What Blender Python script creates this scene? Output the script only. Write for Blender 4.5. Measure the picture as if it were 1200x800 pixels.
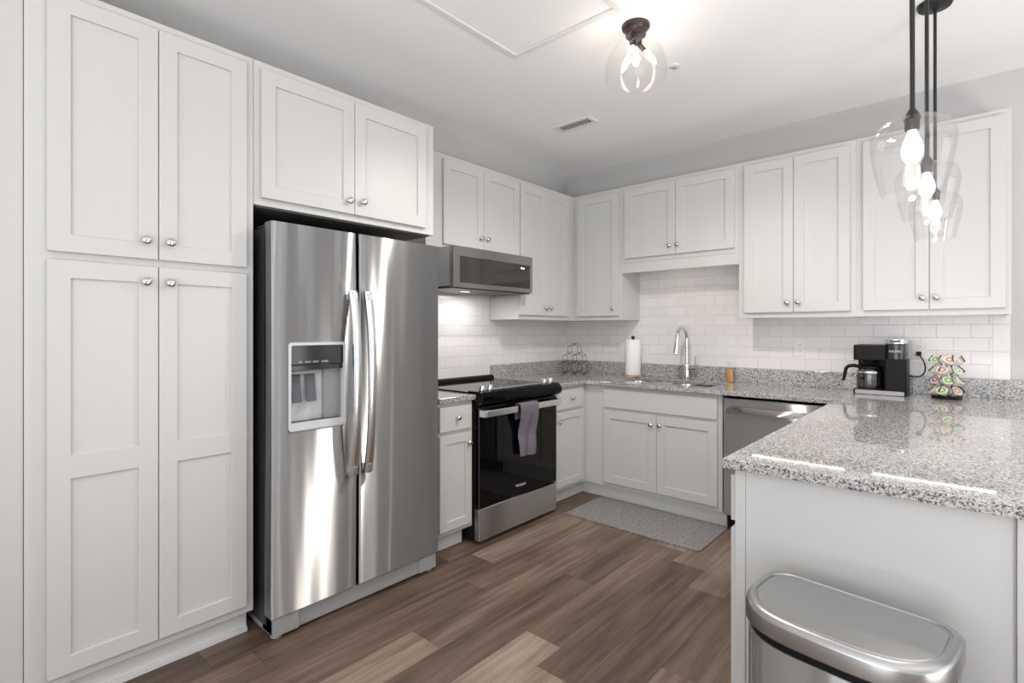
import bpy, bmesh, math, random
from mathutils import Vector, Matrix
random.seed(4)
S = bpy.context.scene
COL = S.collection
PI = math.pi
for o in list(bpy.data.objects):
    bpy.data.objects.remove(o)

# ------------------------------------------------------------ camera, world, light
cam = bpy.data.cameras.new('camera'); cam_o = bpy.data.objects.new('camera', cam); COL.objects.link(cam_o)
cam_o.location = (2.883, -4.0342, 1.3016)
cam_o.rotation_euler = (PI/2, 0, math.radians(41.6316))
cam.sensor_width = 36.0; cam.lens = 604.4157/1200*36
cam.shift_y = -(400-386.75)/1200; cam.shift_x = 0.5/1200
cam.clip_start = 0.02
S.camera = cam_o

S.view_settings.view_transform = 'Standard'; S.view_settings.look = 'None'
S.view_settings.gamma = 1.0; S.view_settings.use_curve_mapping = False
S.view_settings.exposure = -0.04
S.cycles.transparent_max_bounces = 32
S.cycles.max_bounces = 14; S.cycles.diffuse_bounces = 8; S.cycles.glossy_bounces = 6
S.cycles.caustics_reflective = False
S.cycles.sample_clamp_indirect = 6.0

w = bpy.data.worlds.new('daylight'); S.world = w; w.use_nodes = True
w.node_tree.nodes['Background'].inputs[0].default_value = (0.80, 0.90, 1.0, 1)
w.node_tree.nodes['Background'].inputs[1].default_value = 1.2

H = 2.764
RX, RY = 6.2, -7.4      # far walls of the open living room

def area(name, loc, rot, sx, sy, power, col):
    l = bpy.data.lights.new(name, 'AREA'); l.shape = 'RECTANGLE'; l.size = sx; l.size_y = sy
    l.energy = power; l.color = col
    o = bpy.data.objects.new(name, l); COL.objects.link(o); o.location = loc; o.rotation_euler = rot
    return o
# daylight through the living room windows
area('window_daylight_side', (RX+.10, -1.25, 1.22), (0, PI/2, 0), 2.26, 2.1, 20, (.97, .985, 1))
area('window_daylight_side_far', (RX+.10, -5.6, 1.22), (0, PI/2, 0), 2.26, 2.0, 5, (.97, .985, 1))
area('window_daylight_rear', (3.3, RY-.10, 1.3), (PI/2, 0, 0), 4.4, 2.2, 64, (.95, .975, 1))
# two unseen fill lights added to brighten the ceiling, dining area and behind camera
area('added_dining_fill', (4.6, -2.6, .35), (PI, 0, 0), .9, .9, 74, (1, .99, .985))
area('added_living_fill', (3.3, -5.6, .35), (PI, 0, 0), .9, .9, 74, (1, .99, .985))

# ------------------------------------------------------------ node helpers / materials
def newmat(name):
    m = bpy.data.materials.new(name); m.use_nodes = True
    nt = m.node_tree; b = nt.nodes['Principled BSDF']
    return m, nt, b
def nd(nt, t, **kw):
    n = nt.nodes.new(t)
    for k, v in kw.items():
        if k.startswith('i_'):
            key = k[2:]; key = int(key) if key.isdigit() else key
            if hasattr(v, 'is_output'): nt.links.new(v, n.inputs[key])
            else: n.inputs[key].default_value = v
        else: setattr(n, k, v)
    return n
def math_(nt, op, a, b=None):
    n = nt.nodes.new('ShaderNodeMath'); n.operation = op
    for i, v in enumerate((a, b)):
        if v is None: continue
        if hasattr(v, 'is_output'): nt.links.new(v, n.inputs[i])
        else: n.inputs[i].default_value = v
    return n.outputs[0]
def c4(c): return (c[0], c[1], c[2], 1)
def ramp(nt, fac, stops, interp='LINEAR'):
    r = nt.nodes.new('ShaderNodeValToRGB'); r.color_ramp.interpolation = interp
    e = r.color_ramp.elements
    while len(e) < len(stops): e.new(.5)
    for i, (p, c) in enumerate(stops): e[i].position = p; e[i].color = c4(c)
    nt.links.new(fac, r.inputs[0]); return r.outputs[0]
def bump(nt, b, h, strength=.1, dist=.01):
    n = nd(nt, 'ShaderNodeBump', i_Strength=strength, i_Distance=dist, i_Height=h)
    nt.links.new(n.outputs[0], b.inputs['Normal'])
def pos(nt): return nt.nodes.new('ShaderNodeNewGeometry').outputs['Position']
def objco(nt): return nt.nodes.new('ShaderNodeTexCoord').outputs['Object']
def scaled(nt, v, s):
    return nd(nt, 'ShaderNodeVectorMath', operation='MULTIPLY', i_0=v, i_1=s).outputs[0]

def simple(name, col, rough=.5, metal=0, spec=.5, coat=0, noise=None):
    m, nt, b = newmat(name)
    b.inputs['Base Color'].default_value = c4(col); b.inputs['Roughness'].default_value = rough
    b.inputs['Metallic'].default_value = metal; b.inputs['Specular IOR Level'].default_value = spec
    b.inputs['Coat Weight'].default_value = coat
    n = nd(nt, 'ShaderNodeTexNoise', i_Vector=objco(nt), i_Scale=(noise or (60, 0))[0], i_Detail=3.0)
    amt = (noise or (0, .04))[1]
    if amt:
        f = nd(nt, 'ShaderNodeMix', data_type='RGBA', i_Factor=n.outputs[0])
        f.inputs[6].default_value = c4([x*(1-amt) for x in col]); f.inputs[7].default_value = c4([min(1, x*(1+amt)) for x in col])
        nt.links.new(f.outputs[2], b.inputs['Base Color'])
    if noise and len(noise) > 2: bump(nt, b, n.outputs[0], noise[2], .002)
    return m
M = {}
M['wall'] = simple('wall_paint', (.565, .557, .550), .6, noise=(180, .015, .05))
M['ceiling'] = simple('ceiling_paint', (.94, .94, .94), .75, noise=(160, .01, .05))
M['cab'] = simple('cabinet_paint', (.60, .597, .586), .38, spec=.4, noise=(40, .008))
M['trimw'] = simple('white_trim_paint', (.80, .80, .79), .4, noise=(40, .01))
M['chrome'] = simple('chrome', (.68, .68, .69), .10, 1, noise=(30, .01))
M['nickel'] = simple('nickel_knob', (.62, .61, .60), .18, 1, noise=(30, .01))
M['blackglass'] = simple('black_glass', (.004, .004, .004), .03, 0, .28, noise=(30, 0.02))
M['smokeglass'] = simple('smoked_glass', (.025, .025, .025), .06, 0, .7, noise=(30, 0.02))
M['black'] = simple('black_plastic', (.006, .0057, .0057), .42, spec=.22, noise=(90, .1))
M['blackmetal'] = simple('black_metal', (.018, .018, .018), .4, .3, noise=(90, .1))
M['darkgrey'] = simple('dark_grey_steel', (.085, .085, .088), .4, .6, noise=(60, .04))
M['grey'] = simple('grey_plastic', (.34, .345, .35), .4, noise=(60, .04))
M['paddle'] = simple('paddle_grey', (.10, .11, .125), .5, noise=(60, .04))
M['lightgrey'] = simple('light_grey_plastic', (.62, .63, .64), .35, noise=(60, .03))
M['white'] = simple('white_plastic', (.80, .79, .78), .35, noise=(60, .01))
M['plate'] = simple('outlet_plate_plastic', (.80, .77, .76), .35, noise=(60, .01))
M['gap'] = simple('door_seal_black', (.004, .004, .004), .9, spec=.05, noise=(60, .05))
M['slot'] = simple('dark_slot', (.03, .03, .03), .6, noise=(60, .05))
M['bronze'] = simple('oiled_bronze', (.085, .062, .052), .38, .8, noise=(60, .1))
M['paper'] = simple('paper_towel', (.90, .90, .90), .9, noise=(220, .03, .35))
M['cork'] = simple('wood_base', (.55, .36, .22), .5, noise=(50, .15))
M['soap'] = simple('amber_soap', (.72, .38, .06), .15, coat=.5, noise=(30, .05))
M['towel'] = simple('mauve_towel', (.175, .152, .185), .95, noise=(420, .25, .8))
M['podwhite'] = simple('pod_cup_white', (.80, .77, .73), .4, noise=(60, .03))
M['lightink'] = simple('pale_print', (.72, .72, .74), .4, noise=(60, .02))
M['underside_shade'] = simple('painted_underside_shade', (.09, .085, .08), .6, noise=(60, .06))  # dark tone carries the shade of the niche above the refrigerator

def steel_mat(name, col, rough, wave=0.0, an=.88):
    m, nt, b = newmat(name)
    p = pos(nt)
    n = nd(nt, 'ShaderNodeTexNoise', i_Vector=scaled(nt, p, (6, 6, 900)), i_Scale=1.0, i_Detail=2.0)
    f = nd(nt, 'ShaderNodeMix', data_type='RGBA', i_Factor=n.outputs[0])
    f.inputs[6].default_value = c4([x*.94 for x in col]); f.inputs[7].default_value = c4([min(1, x*1.05) for x in col])
    nt.links.new(f.outputs[2], b.inputs['Base Color'])
    t = nt.nodes.new('ShaderNodeTangent'); t.direction_type = 'RADIAL'; t.axis = 'Z'
    g = nd(nt, 'ShaderNodeBsdfAnisotropic', i_Color=f.outputs[2], i_Roughness=rough, i_Anisotropy=an, i_Tangent=t.outputs[0])
    if wave:
        n2 = nd(nt, 'ShaderNodeTexNoise', i_Vector=scaled(nt, p, (4.2, 4.2, .40)), i_Scale=1.0, i_Detail=1.6)
        bp = nd(nt, 'ShaderNodeBump', i_Strength=1.0, i_Distance=wave, i_Height=n2.outputs[0])
        nt.links.new(bp.outputs[0], g.inputs['Normal'])
    nt.links.new(g.outputs[0], nt.nodes['Material Output'].inputs[0]); nt.nodes.remove(b)
    return m
M['steel'] = steel_mat('brushed_steel', (.63, .635, .64), .35, .012, .86)
M['steel2'] = steel_mat('brushed_steel_warm', (.52, .50, .485), .26)
M['drawer'] = steel_mat('brushed_steel_drawer', (.64, .62, .605), .26)
M['steeldw'] = steel_mat('brushed_steel_dishwasher', (.46, .46, .465), .26)
M['can'] = steel_mat('brushed_steel_can', (.60, .605, .61), .26, .012, .88)
M['lid'] = simple('brushed_steel_lid', (.44, .44, .44), .30, 1, noise=(30, .02))
M['satin'] = simple('satin_steel_bar', (.78, .78, .78), .27, 1, noise=(30, .01))

def granite():
    m, nt, b = newmat('speckled_granite')
    p = pos(nt)
    def vor(s, seed):
        off = nd(nt, 'ShaderNodeVectorMath', operation='ADD', i_0=p, i_1=(seed, seed*.7, seed*.3)).outputs[0]
        warp = nd(nt, 'ShaderNodeTexNoise', i_Vector=off, i_Scale=s*.9, i_Detail=2.0)
        wv = nd(nt, 'ShaderNodeVectorMath', operation='MULTIPLY_ADD', i_0=warp.outputs['Color'], i_1=(.9/s,)*3, i_2=off).outputs[0]
        return nd(nt, 'ShaderNodeTexVoronoi', i_Vector=wv, i_Scale=s, i_Randomness=1.0).outputs['Color']
    sep = nd(nt, 'ShaderNodeSeparateColor', i_0=vor(210, 1.3))
    base = ramp(nt, sep.outputs[0], [(0, (.10, .10, .105)), (.11, (.19, .188, .19)), (.20, (.35, .342, .338)), (.45, (.50, .488, .475)), (.70, (.59, .577, .565)), (1, (.70, .69, .68))], 'CONSTANT')
    sep2 = nd(nt, 'ShaderNodeSeparateColor', i_0=vor(330, 4.1))
    sp = ramp(nt, sep2.outputs[1], [(0, (.16, .16, .165)), (.08, (.5, .49, .49)), (.16, (1, 1, 1))], 'CONSTANT')
    mx = nd(nt, 'ShaderNodeMix', data_type='RGBA', blend_type='MULTIPLY', i_Factor=1.0)
    nt.links.new(base, mx.inputs[6]); nt.links.new(sp, mx.inputs[7])
    nt.links.new(mx.outputs[2], b.inputs['Base Color'])
    b.inputs['Roughness'].default_value = .035; b.inputs['Specular IOR Level'].default_value = .75
    return m
M['granite'] = granite()

def floor_mat():
    m, nt, b = newmat('vinyl_plank_floor')
    sp = nd(nt, 'ShaderNodeSeparateXYZ', i_0=pos(nt)); X, Y = sp.outputs[0], sp.outputs[1]
    Wd, L = .182, 1.22
    xr = math_(nt, 'DIVIDE', math_(nt, 'ADD', X, 20.03), Wd); row = math_(nt, 'FLOOR', xr)
    wn = nd(nt, 'ShaderNodeTexWhiteNoise', noise_dimensions='1D', i_W=row)
    yr = math_(nt, 'ADD', math_(nt, 'DIVIDE', math_(nt, 'ADD', Y, 30.0), L), math_(nt, 'MULTIPLY', wn.outputs[0], 7.3))
    col = math_(nt, 'FLOOR', yr)
    idv = nd(nt, 'ShaderNodeCombineXYZ', i_0=row, i_1=col, i_2=0.0).outputs[0]
    idn = nd(nt, 'ShaderNodeTexWhiteNoise', noise_dimensions='2D', i_Vector=idv)
    gv = nd(nt, 'ShaderNodeCombineXYZ', i_0=math_(nt, 'MULTIPLY', X, 34.0), i_1=math_(nt, 'MULTIPLY', Y, 1.7), i_2=math_(nt, 'MULTIPLY', idn.outputs[0], 60.0)).outputs[0]
    g1 = nd(nt, 'ShaderNodeTexNoise', i_Vector=gv, i_Scale=1.0, i_Detail=5.0, i_Roughness=.7, i_Distortion=.25)
    gv2 = nd(nt, 'ShaderNodeCombineXYZ', i_0=math_(nt, 'MULTIPLY', X, 7.0), i_1=math_(nt, 'MULTIPLY', Y, 1.3), i_2=math_(nt, 'MULTIPLY', idn.outputs[0], 31.0)).outputs[0]
    g2 = nd(nt, 'ShaderNodeTexNoise', i_Vector=gv2, i_Scale=1.0, i_Detail=3.0, i_Distortion=.4)
    t = math_(nt, 'ADD', math_(nt, 'MULTIPLY', math_(nt, 'SUBTRACT', g1.outputs[0], .5), .78), math_(nt, 'ADD', math_(nt, 'ADD', math_(nt, 'MULTIPLY', math_(nt, 'SUBTRACT', g2.outputs[0], .5), .70), .475), math_(nt, 'MULTIPLY', math_(nt, 'SUBTRACT', idn.outputs[0], .5), .30)))
    c = ramp(nt, t, [(.20, (.085, .058, .043)), (.40, (.160, .108, .080)), (.55, (.225, .160, .122)), (.72, (.33, .255, .205)), (.85, (.40, .325, .27))])
    fx = math_(nt, 'FRACT', xr); fy = math_(nt, 'FRACT', yr)
    ex = math_(nt, 'MULTIPLY', math_(nt, 'MINIMUM', fx, math_(nt, 'SUBTRACT', 1.0, fx)), Wd)
    ey = math_(nt, 'MULTIPLY', math_(nt, 'MINIMUM', fy, math_(nt, 'SUBTRACT', 1.0, fy)), L)
    e = math_(nt, 'MINIMUM', ex, ey)
    seam = math_(nt, 'MINIMUM', math_(nt, 'DIVIDE', e, .0022), 1.0)
    sf = math_(nt, 'ADD', math_(nt, 'MULTIPLY', seam, .45), .55)
    mx = nd(nt, 'ShaderNodeMix', data_type='RGBA', blend_type='MULTIPLY', i_Factor=1.0)
    nt.links.new(c, mx.inputs[6]); nt.links.new(nd(nt, 'ShaderNodeCombineColor', i_0=sf, i_1=sf, i_2=sf).outputs[0], mx.inputs[7])
    nt.links.new(mx.outputs[2], b.inputs['Base Color'])
    b.inputs['Roughness'].default_value = .42; b.inputs['Specular IOR Level'].default_value = .35
    bump(nt, b, math_(nt, 'ADD', math_(nt, 'MULTIPLY', g1.outputs[0], .3), seam), .25, .0015)
    return m
M['floor'] = floor_mat()

def tile_mat(name, axis, z0, rh, bw, running=True, shift=0.0):
    m, nt, b = newmat(name)
    sp = nd(nt, 'ShaderNodeSeparateXYZ', i_0=pos(nt)); U = sp.outputs[axis]; Z = sp.outputs[2]
    zr = math_(nt, 'DIVIDE', math_(nt, 'SUBTRACT', Z, z0-5*rh), rh); row = math_(nt, 'FLOOR', zr)
    off = math_(nt, 'MULTIPLY', math_(nt, 'MODULO', row, 2.0), .5 if running else 0.0)
    ur = math_(nt, 'ADD', math_(nt, 'DIVIDE', math_(nt, 'ADD', U, 10+shift), bw), off)
    fz, fu = math_(nt, 'FRACT', zr), math_(nt, 'FRACT', ur)
    ez = math_(nt, 'MULTIPLY', math_(nt, 'MINIMUM', fz, math_(nt, 'SUBTRACT', 1.0, fz)), rh)
    eu = math_(nt, 'MULTIPLY', math_(nt, 'MINIMUM', fu, math_(nt, 'SUBTRACT', 1.0, fu)), bw)
    e = math_(nt, 'MINIMUM', ez, eu)
    hgt = nd(nt, 'ShaderNodeMapRange', i_0=e, i_1=.0005, i_2=.0030).outputs[0]
    g = nd(nt, 'ShaderNodeMapRange', i_0=e, i_1=.0008, i_2=.0017).outputs[0]
    idn = nd(nt, 'ShaderNodeTexWhiteNoise', noise_dimensions='2D', i_Vector=nd(nt, 'ShaderNodeCombineXYZ', i_0=row, i_1=math_(nt, 'FLOOR', ur), i_2=0.0).outputs[0])
    tc = ramp(nt, idn.outputs[0], [(0, (.765, .74, .735)), (1, (.805, .785, .78))])
    mx = nd(nt, 'ShaderNodeMix', data_type='RGBA', i_Factor=g)
    mx.inputs[6].default_value = (.58, .56, .55, 1); nt.links.new(tc, mx.inputs[7])
    nt.links.new(mx.outputs[2], b.inputs['Base Color'])
    b.inputs['Roughness'].default_value = .16
    bump(nt, b, hgt, .5, .0015)
    return m
M['tile_x'] = tile_mat('subway_tile_back', 0, 1.0225, .0782, .1555, shift=.02)
M['tile_y'] = tile_mat('subway_tile_side', 1, 1.0225, .0782, .1555)
M['tile_end'] = tile_mat('bullnose_tile', 0, 1.0225, .1564, 2.0, False, .7)

def glass_mat(name, tint=(.992, .988, .984), refl=1.0, base=.02):
    m, nt, b = newmat(name); nt.nodes.remove(b)
    out = nt.nodes['Material Output']
    tr = nd(nt, 'ShaderNodeBsdfTransparent', i_Color=c4(tint)); gl = nd(nt, 'ShaderNodeBsdfGlossy', i_Roughness=.03)
    lw = nd(nt, 'ShaderNodeLayerWeight', i_Blend=.28)
    f = math_(nt, 'MINIMUM', math_(nt, 'ADD', math_(nt, 'MULTIPLY', lw.outputs['Facing'], .38*refl), base), .9)
    f = math_(nt, 'ADD', math_(nt, 'MULTIPLY', math_(nt, 'POWER', lw.outputs['Facing'], 3.0), .35*refl), base)
    mx = nd(nt, 'ShaderNodeMixShader', i_0=f, i_1=tr.outputs[0], i_2=gl.outputs[0])
    nt.links.new(mx.outputs[0], out.inputs[0]); return m
M['glass'] = glass_mat('clear_glass')
M['clearplastic'] = glass_mat('clear_plastic_bottle', (.95, .93, .9), 1.0, .06)
M['glass2'] = glass_mat('clear_pendant_glass', (.99, .985, .985), 1.5, .05)
M['carafe'] = glass_mat('carafe_glass', (.62, .64, .66), 1.2, .12)

def emit(name, col, strength):
    m, nt, b = newmat(name)
    b.inputs['Base Color'].default_value = c4(col)
    b.inputs['Emission Color'].default_value = c4(col); b.inputs['Emission Strength'].default_value = strength
    return m
M['bulb'] = emit('warm_bulb', (1, .84, .66), 14)
M['bulb2'] = emit('warm_edison_bulb', (1, .86, .72), 4.5)
M['led'] = emit('led_diffuser', (1, .90, .80), 11.0)
M['bulb3'] = emit('lamp_lens', (1, .95, .9), 1.6)
M['clock'] = emit('lit_clock_digits', (.85, .9, 1), 3)

def rug_mat():
    m, nt, b = newmat('woven_grey_rug')
    p = pos(nt)
    n = nd(nt, 'ShaderNodeTexNoise', i_Vector=scaled(nt, p, (45, 130, 1)), i_Scale=1.0, i_Detail=3.0, i_Roughness=.8)
    n2 = nd(nt, 'ShaderNodeTexNoise', i_Vector=scaled(nt, p, (160, 230, 1)), i_Scale=1.0)
    t = math_(nt, 'ADD', math_(nt, 'MULTIPLY', n.outputs[0], .6), math_(nt, 'MULTIPLY', n2.outputs[0], .4))
    c = ramp(nt, t, [(.38, (.14, .135, .135)), (.5, (.27, .26, .26)), (.62, (.50, .49, .49))])
    nt.links.new(c, b.inputs['Base Color']); b.inputs['Roughness'].default_value = .95
    bump(nt, b, t, .6, .004)
    return m
M['rug'] = rug_mat()
def lidmat(name, c1, c2):
    m, nt, b = newmat(name)
    o = objco(nt)
    n = nd(nt, 'ShaderNodeTexNoise', i_Vector=o, i_Scale=70.0, i_Detail=1.0)
    l = nd(nt, 'ShaderNodeVectorMath', operation='LENGTH', i_0=nd(nt, 'ShaderNodeVectorMath', operation='MULTIPLY', i_0=o, i_1=(1, 1, 0)).outputs[0]).outputs['Value']
    ring = ramp(nt, math_(nt, 'MULTIPLY', l, 40.0), [(0, (.85, .8, .74)), (.22, (.85, .8, .74)), (.30, c1), (.72, c2), (.80, (.82, .8, .75)), (1, (.82, .8, .75))])
    f = nd(nt, 'ShaderNodeMix', data_type='RGBA', blend_type='MULTIPLY', i_Factor=.25)
    nt.links.new(ring, f.inputs[6]); nt.links.new(n.outputs['Color'], f.inputs[7])
    nt.links.new(f.outputs[2], b.inputs['Base Color']); b.inputs['Roughness'].default_value = .4
    return m
M['lid_green'] = lidmat('pod_lid_green', (.20, .42, .10), (.33, .55, .16))
M['lid_pale'] = lidmat('pod_lid_pale_green', (.32, .52, .30), (.50, .68, .45))
M['lid_tan'] = lidmat('pod_lid_tan', (.48, .30, .18), (.60, .42, .28))
M['lid_brown'] = lidmat('pod_lid_brown', (.28, .12, .08), (.40, .20, .14))
M['lid_olive'] = lidmat('pod_lid_olive', (.30, .34, .14), (.42, .46, .24))

# ------------------------------------------------------------ mesh helpers
def aw(orient, s, out, z):
    """run coordinates -> world: s along the wall, out from the wall"""
    if orient == 'L': return (out, s, z)       # left wall, facing +x
    if orient == 'B': return (s, -out, z)      # back wall, facing -y
    if orient == 'P': return (-out, s, z)      # peninsula, facing -x (out = -x)
class MB:
    def __init__(s): s.bm = bmesh.new()
    def box(s, a, b):
        lo = [min(a[i], b[i]) for i in range(3)]; hi = [max(a[i], b[i]) for i in range(3)]
        v = [s.bm.verts.new((x, y, z)) for z in (lo[2], hi[2]) for y in (lo[1], hi[1]) for x in (lo[0], hi[0])]
        for f in ((0, 2, 3, 1), (4, 5, 7, 6), (0, 1, 5, 4), (2, 6, 7, 3), (0, 4, 6, 2), (1, 3, 7, 5)):
            s.bm.faces.new([v[i] for i in f])
        return s
    def rbox(s, o, s0, s1, o0, o1, z0, z1): return s.box(aw(o, s0, o0, z0), aw(o, s1, o1, z1))
    def prism(s, pts, ext, f):
        """pts: 2-D outline; f(u,v,t) -> xyz, t in ext"""
        a = [s.bm.verts.new(f(u, v, ext[0])) for u, v in pts]; b = [s.bm.verts.new(f(u, v, ext[1])) for u, v in pts]
        n = len(pts)
        s.bm.faces.new(a[::-1]); s.bm.faces.new(b)
        for i in range(n): s.bm.faces.new((a[i], a[(i+1) % n], b[(i+1) % n], b[i]))
        return s
    def lathe(s, prof, origin=(0, 0, 0), axis=(0, 0, 1), n=24, cap=True):
        ax = Vector(axis).normalized(); q = Vector((0, 0, 1)).rotation_difference(ax); O = Vector(origin)
        rings = []
        for r, h in prof:
            rings.append([s.bm.verts.new(O + q @ Vector((r*math.cos(2*PI*i/n), r*math.sin(2*PI*i/n), h))) for i in range(n)])
        for a, b in zip(rings, rings[1:]):
            for i in range(n): s.bm.faces.new((a[i], a[(i+1) % n], b[(i+1) % n], b[i]))
        if cap:
            s.bm.faces.new(rings[0][::-1]); s.bm.faces.new(rings[-1])
        return s
    def tube(s, path, r, n=10, closed=False):
        P = [Vector(p) for p in path]; m = len(P); rings = []; ref = None
        for i in range(m):
            if closed: d = P[(i+1) % m]-P[i-1]
            else: d = P[min(i+1, m-1)]-P[max(i-1, 0)]
            d.normalize()
            if ref is None:
                ref = Vector((0, 0, 1)) if abs(d.z) < .9 else Vector((1, 0, 0))
            a = (ref - d*ref.dot(d))
            if a.length < 1e-4: a = d.orthogonal()
            a.normalize(); b = d.cross(a); ref = a
            rr = r[i] if isinstance(r, (list, tuple)) else r
            rings.append([s.bm.verts.new(P[i] + (a*math.cos(2*PI*k/n)+b*math.sin(2*PI*k/n))*rr) for k in range(n)])
        for i in range(m if closed else m-1):
            A, B = rings[i], rings[(i+1) % m]
            for k in range(n): s.bm.faces.new((A[k], A[(k+1) % n], B[(k+1) % n], B[k]))
        if not closed:
            s.bm.faces.new(rings[0][::-1]); s.bm.faces.new(rings[-1])
        return s
    def build(s, name, mat, parent=None, bevel=0, smooth=False, seg=2):
        bmesh.ops.recalc_face_normals(s.bm, faces=s.bm.faces)
        off = Vector((0, 0, 0)); p = parent; mw = Matrix.Identity(4)
        if parent is not None:
            off = Vector(ROOT[parent.name])
            bmesh.ops.translate(s.bm, verts=s.bm.verts, vec=-off)
        me = bpy.data.meshes.new(name); s.bm.to_mesh(me); s.bm.free()
        me.materials.append(M[mat] if isinstance(mat, str) else mat)
        o = bpy.data.objects.new(name, me); COL.objects.link(o)
        if parent is not None: o.parent = parent; ROOT[o.name] = tuple(off)
        else: ROOT[o.name] = (0, 0, 0)
        if bevel:
            md = o.modifiers.new('bevel', 'BEVEL'); md.width = bevel; md.segments = seg; md.limit_method = 'ANGLE'; md.angle_limit = .6
        if smooth:
            me.polygons.foreach_set('use_smooth', [True]*len(me.polygons))
            try: me.set_sharp_from_angle(angle=math.radians(38))
            except Exception: pass
        return o
ROOT = {}
def tag(o, label, cat, group=None):
    o['label'] = label; o['category'] = cat
    if group: o['group'] = group
    return o
def thing(name, loc, label, cat, group=None):
    o = bpy.data.objects.new(name, None); o.empty_display_size = .1; COL.objects.link(o); o.location = loc
    ROOT[o.name] = tuple(loc)
    return tag(o, label, cat, group)
def struct(o): o['kind'] = 'structure'; return o
def text(name, body, size, mat, parent, mtx, extr=.0004):
    c = bpy.data.curves.new(name, 'FONT'); c.body = body; c.size = size; c.align_x = 'CENTER'; c.align_y = 'CENTER'; c.extrude = extr
    t = bpy.data.objects.new(name, c); COL.objects.link(t)
    dg = bpy.context.evaluated_depsgraph_get()
    me = bpy.data.meshes.new_from_object(t.evaluated_get(dg)); bpy.data.objects.remove(t)
    me.transform(Matrix.Translation(-Vector(ROOT[parent.name])) @ mtx); me.materials.clear(); me.materials.append(M[mat])
    o = bpy.data.objects.new(name, me); COL.objects.link(o); o.parent = parent
    return o
def arc(cx, cy, r, a0, a1, n):
    return [(cx+r*math.cos(math.radians(a0+(a1-a0)*i/n)), cy+r*math.sin(math.radians(a0+(a1-a0)*i/n))) for i in range(n+1)]
def rrect(x0, x1, y0, y1, r, n=5):
    return arc(x1-r, y0+r, r, -90, 0, n)+arc(x1-r, y1-r, r, 0, 90, n)+arc(x0+r, y1-r, r, 90, 180, n)+arc(x0+r, y0+r, r, 180, 270, n)

# ------------------------------------------------------------ setting
struct(MB().box((-.12, RY, -.1), (RX, .12, 0)).build('floor', 'floor'))
struct(MB().box((-.12, RY, H), (RX, .12, H+.1)).build('ceiling', 'ceiling'))
struct(MB().box((-.12, -3.838, 0), (-.001, .12, H)).build('wall_left', 'wall'))
struct(MB().box((-.12, RY, 0), (.600, -3.838, H)).build('wall_pantry_side', 'wall'))
struct(MB().box((-.001, .001, 0), (RX, .12, H)).build('wall_back', 'wall'))
# living room walls with window openings (behind and beside the camera)
wr = MB(); x0, x1 = RX, RX+.12
wr.box((x0, RY, 0), (x1, .12, .08)).box((x0, RY, 2.4), (x1, .12, H))
for a, b in ((RY, -6.65), (-4.55, -2.35), (-.15, .12)): wr.box((x0, a, .08), (x1, b, 2.4))
struct(wr.build('wall_right', 'wall'))
wb = MB(); y0, y1 = RY-.12, RY
wb.box((-.12, y0, 0), (1.0, y1, H)).box((5.6, y0, 0), (RX, y1, H)).box((1.0, y0, 2.45), (5.6, y1, H)).box((1.0, y0, 0), (5.6, y1, .12))
struct(wb.build('wall_rear', 'wall'))
def window(n, f):
    struct(f.build('window_%d' % n, 'trimw'))
f = MB()
for y in (-2.35, -1.28, -.21): f.box((RX-.02, y, .08), (RX+.06, y+.06, 2.4))
f.box((RX-.02, -2.35, .08), (RX+.06, -.15, .15)).box((RX-.02, -2.35, 2.34), (RX+.06, -.15, 2.4)); window(1, f)
f = MB()
for y in (-6.65, -4.61): f.box((RX-.02, y, .08), (RX+.06, y+.06, 2.4))
f.box((RX-.02, -6.65, .08), (RX+.06, -4.55, .15)).box((RX-.02, -6.65, 2.34), (RX+.06, -4.55, 2.4)); window(2, f)
f = MB()
for x in (1.0, 3.24, 5.52): f.box((x, RY-.06, .12), (x+.08, RY+.02, 2.45))
f.box((1, RY-.06, .12), (5.6, RY+.02, .2)).box((1, RY-.06, 2.37), (5.6, RY+.02, 2.45)); window(3, f)
struct(MB().box((3.3, -.014, 0), (RX, 0, .10)).build('baseboard_back', 'trimw'))

# tiled backsplashes
tb = thing('tile_backsplash', (1.5, 0, 1.02), 'white subway tile backsplash on the wall behind the sink and coffee maker', 'backsplash')
MB().box((0.008, -.008, .93), (2.979, 0, 1.40)).box((.75, -.008, 1.40), (1.70, 0, 1.80)).build('tile_field', 'tile_x', tb)
MB().box((2.979, -.009, .93), (3.053, 0, 1.40)).build('edge_tile', 'tile_end', tb, .002)
ts = MB().box((0, -2.2, .90), (.008, 0, 1.62)).build('tile_backsplash', 'tile_y')
tag(ts, 'white subway tile backsplash on the wall behind the range', 'backsplash')

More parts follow.
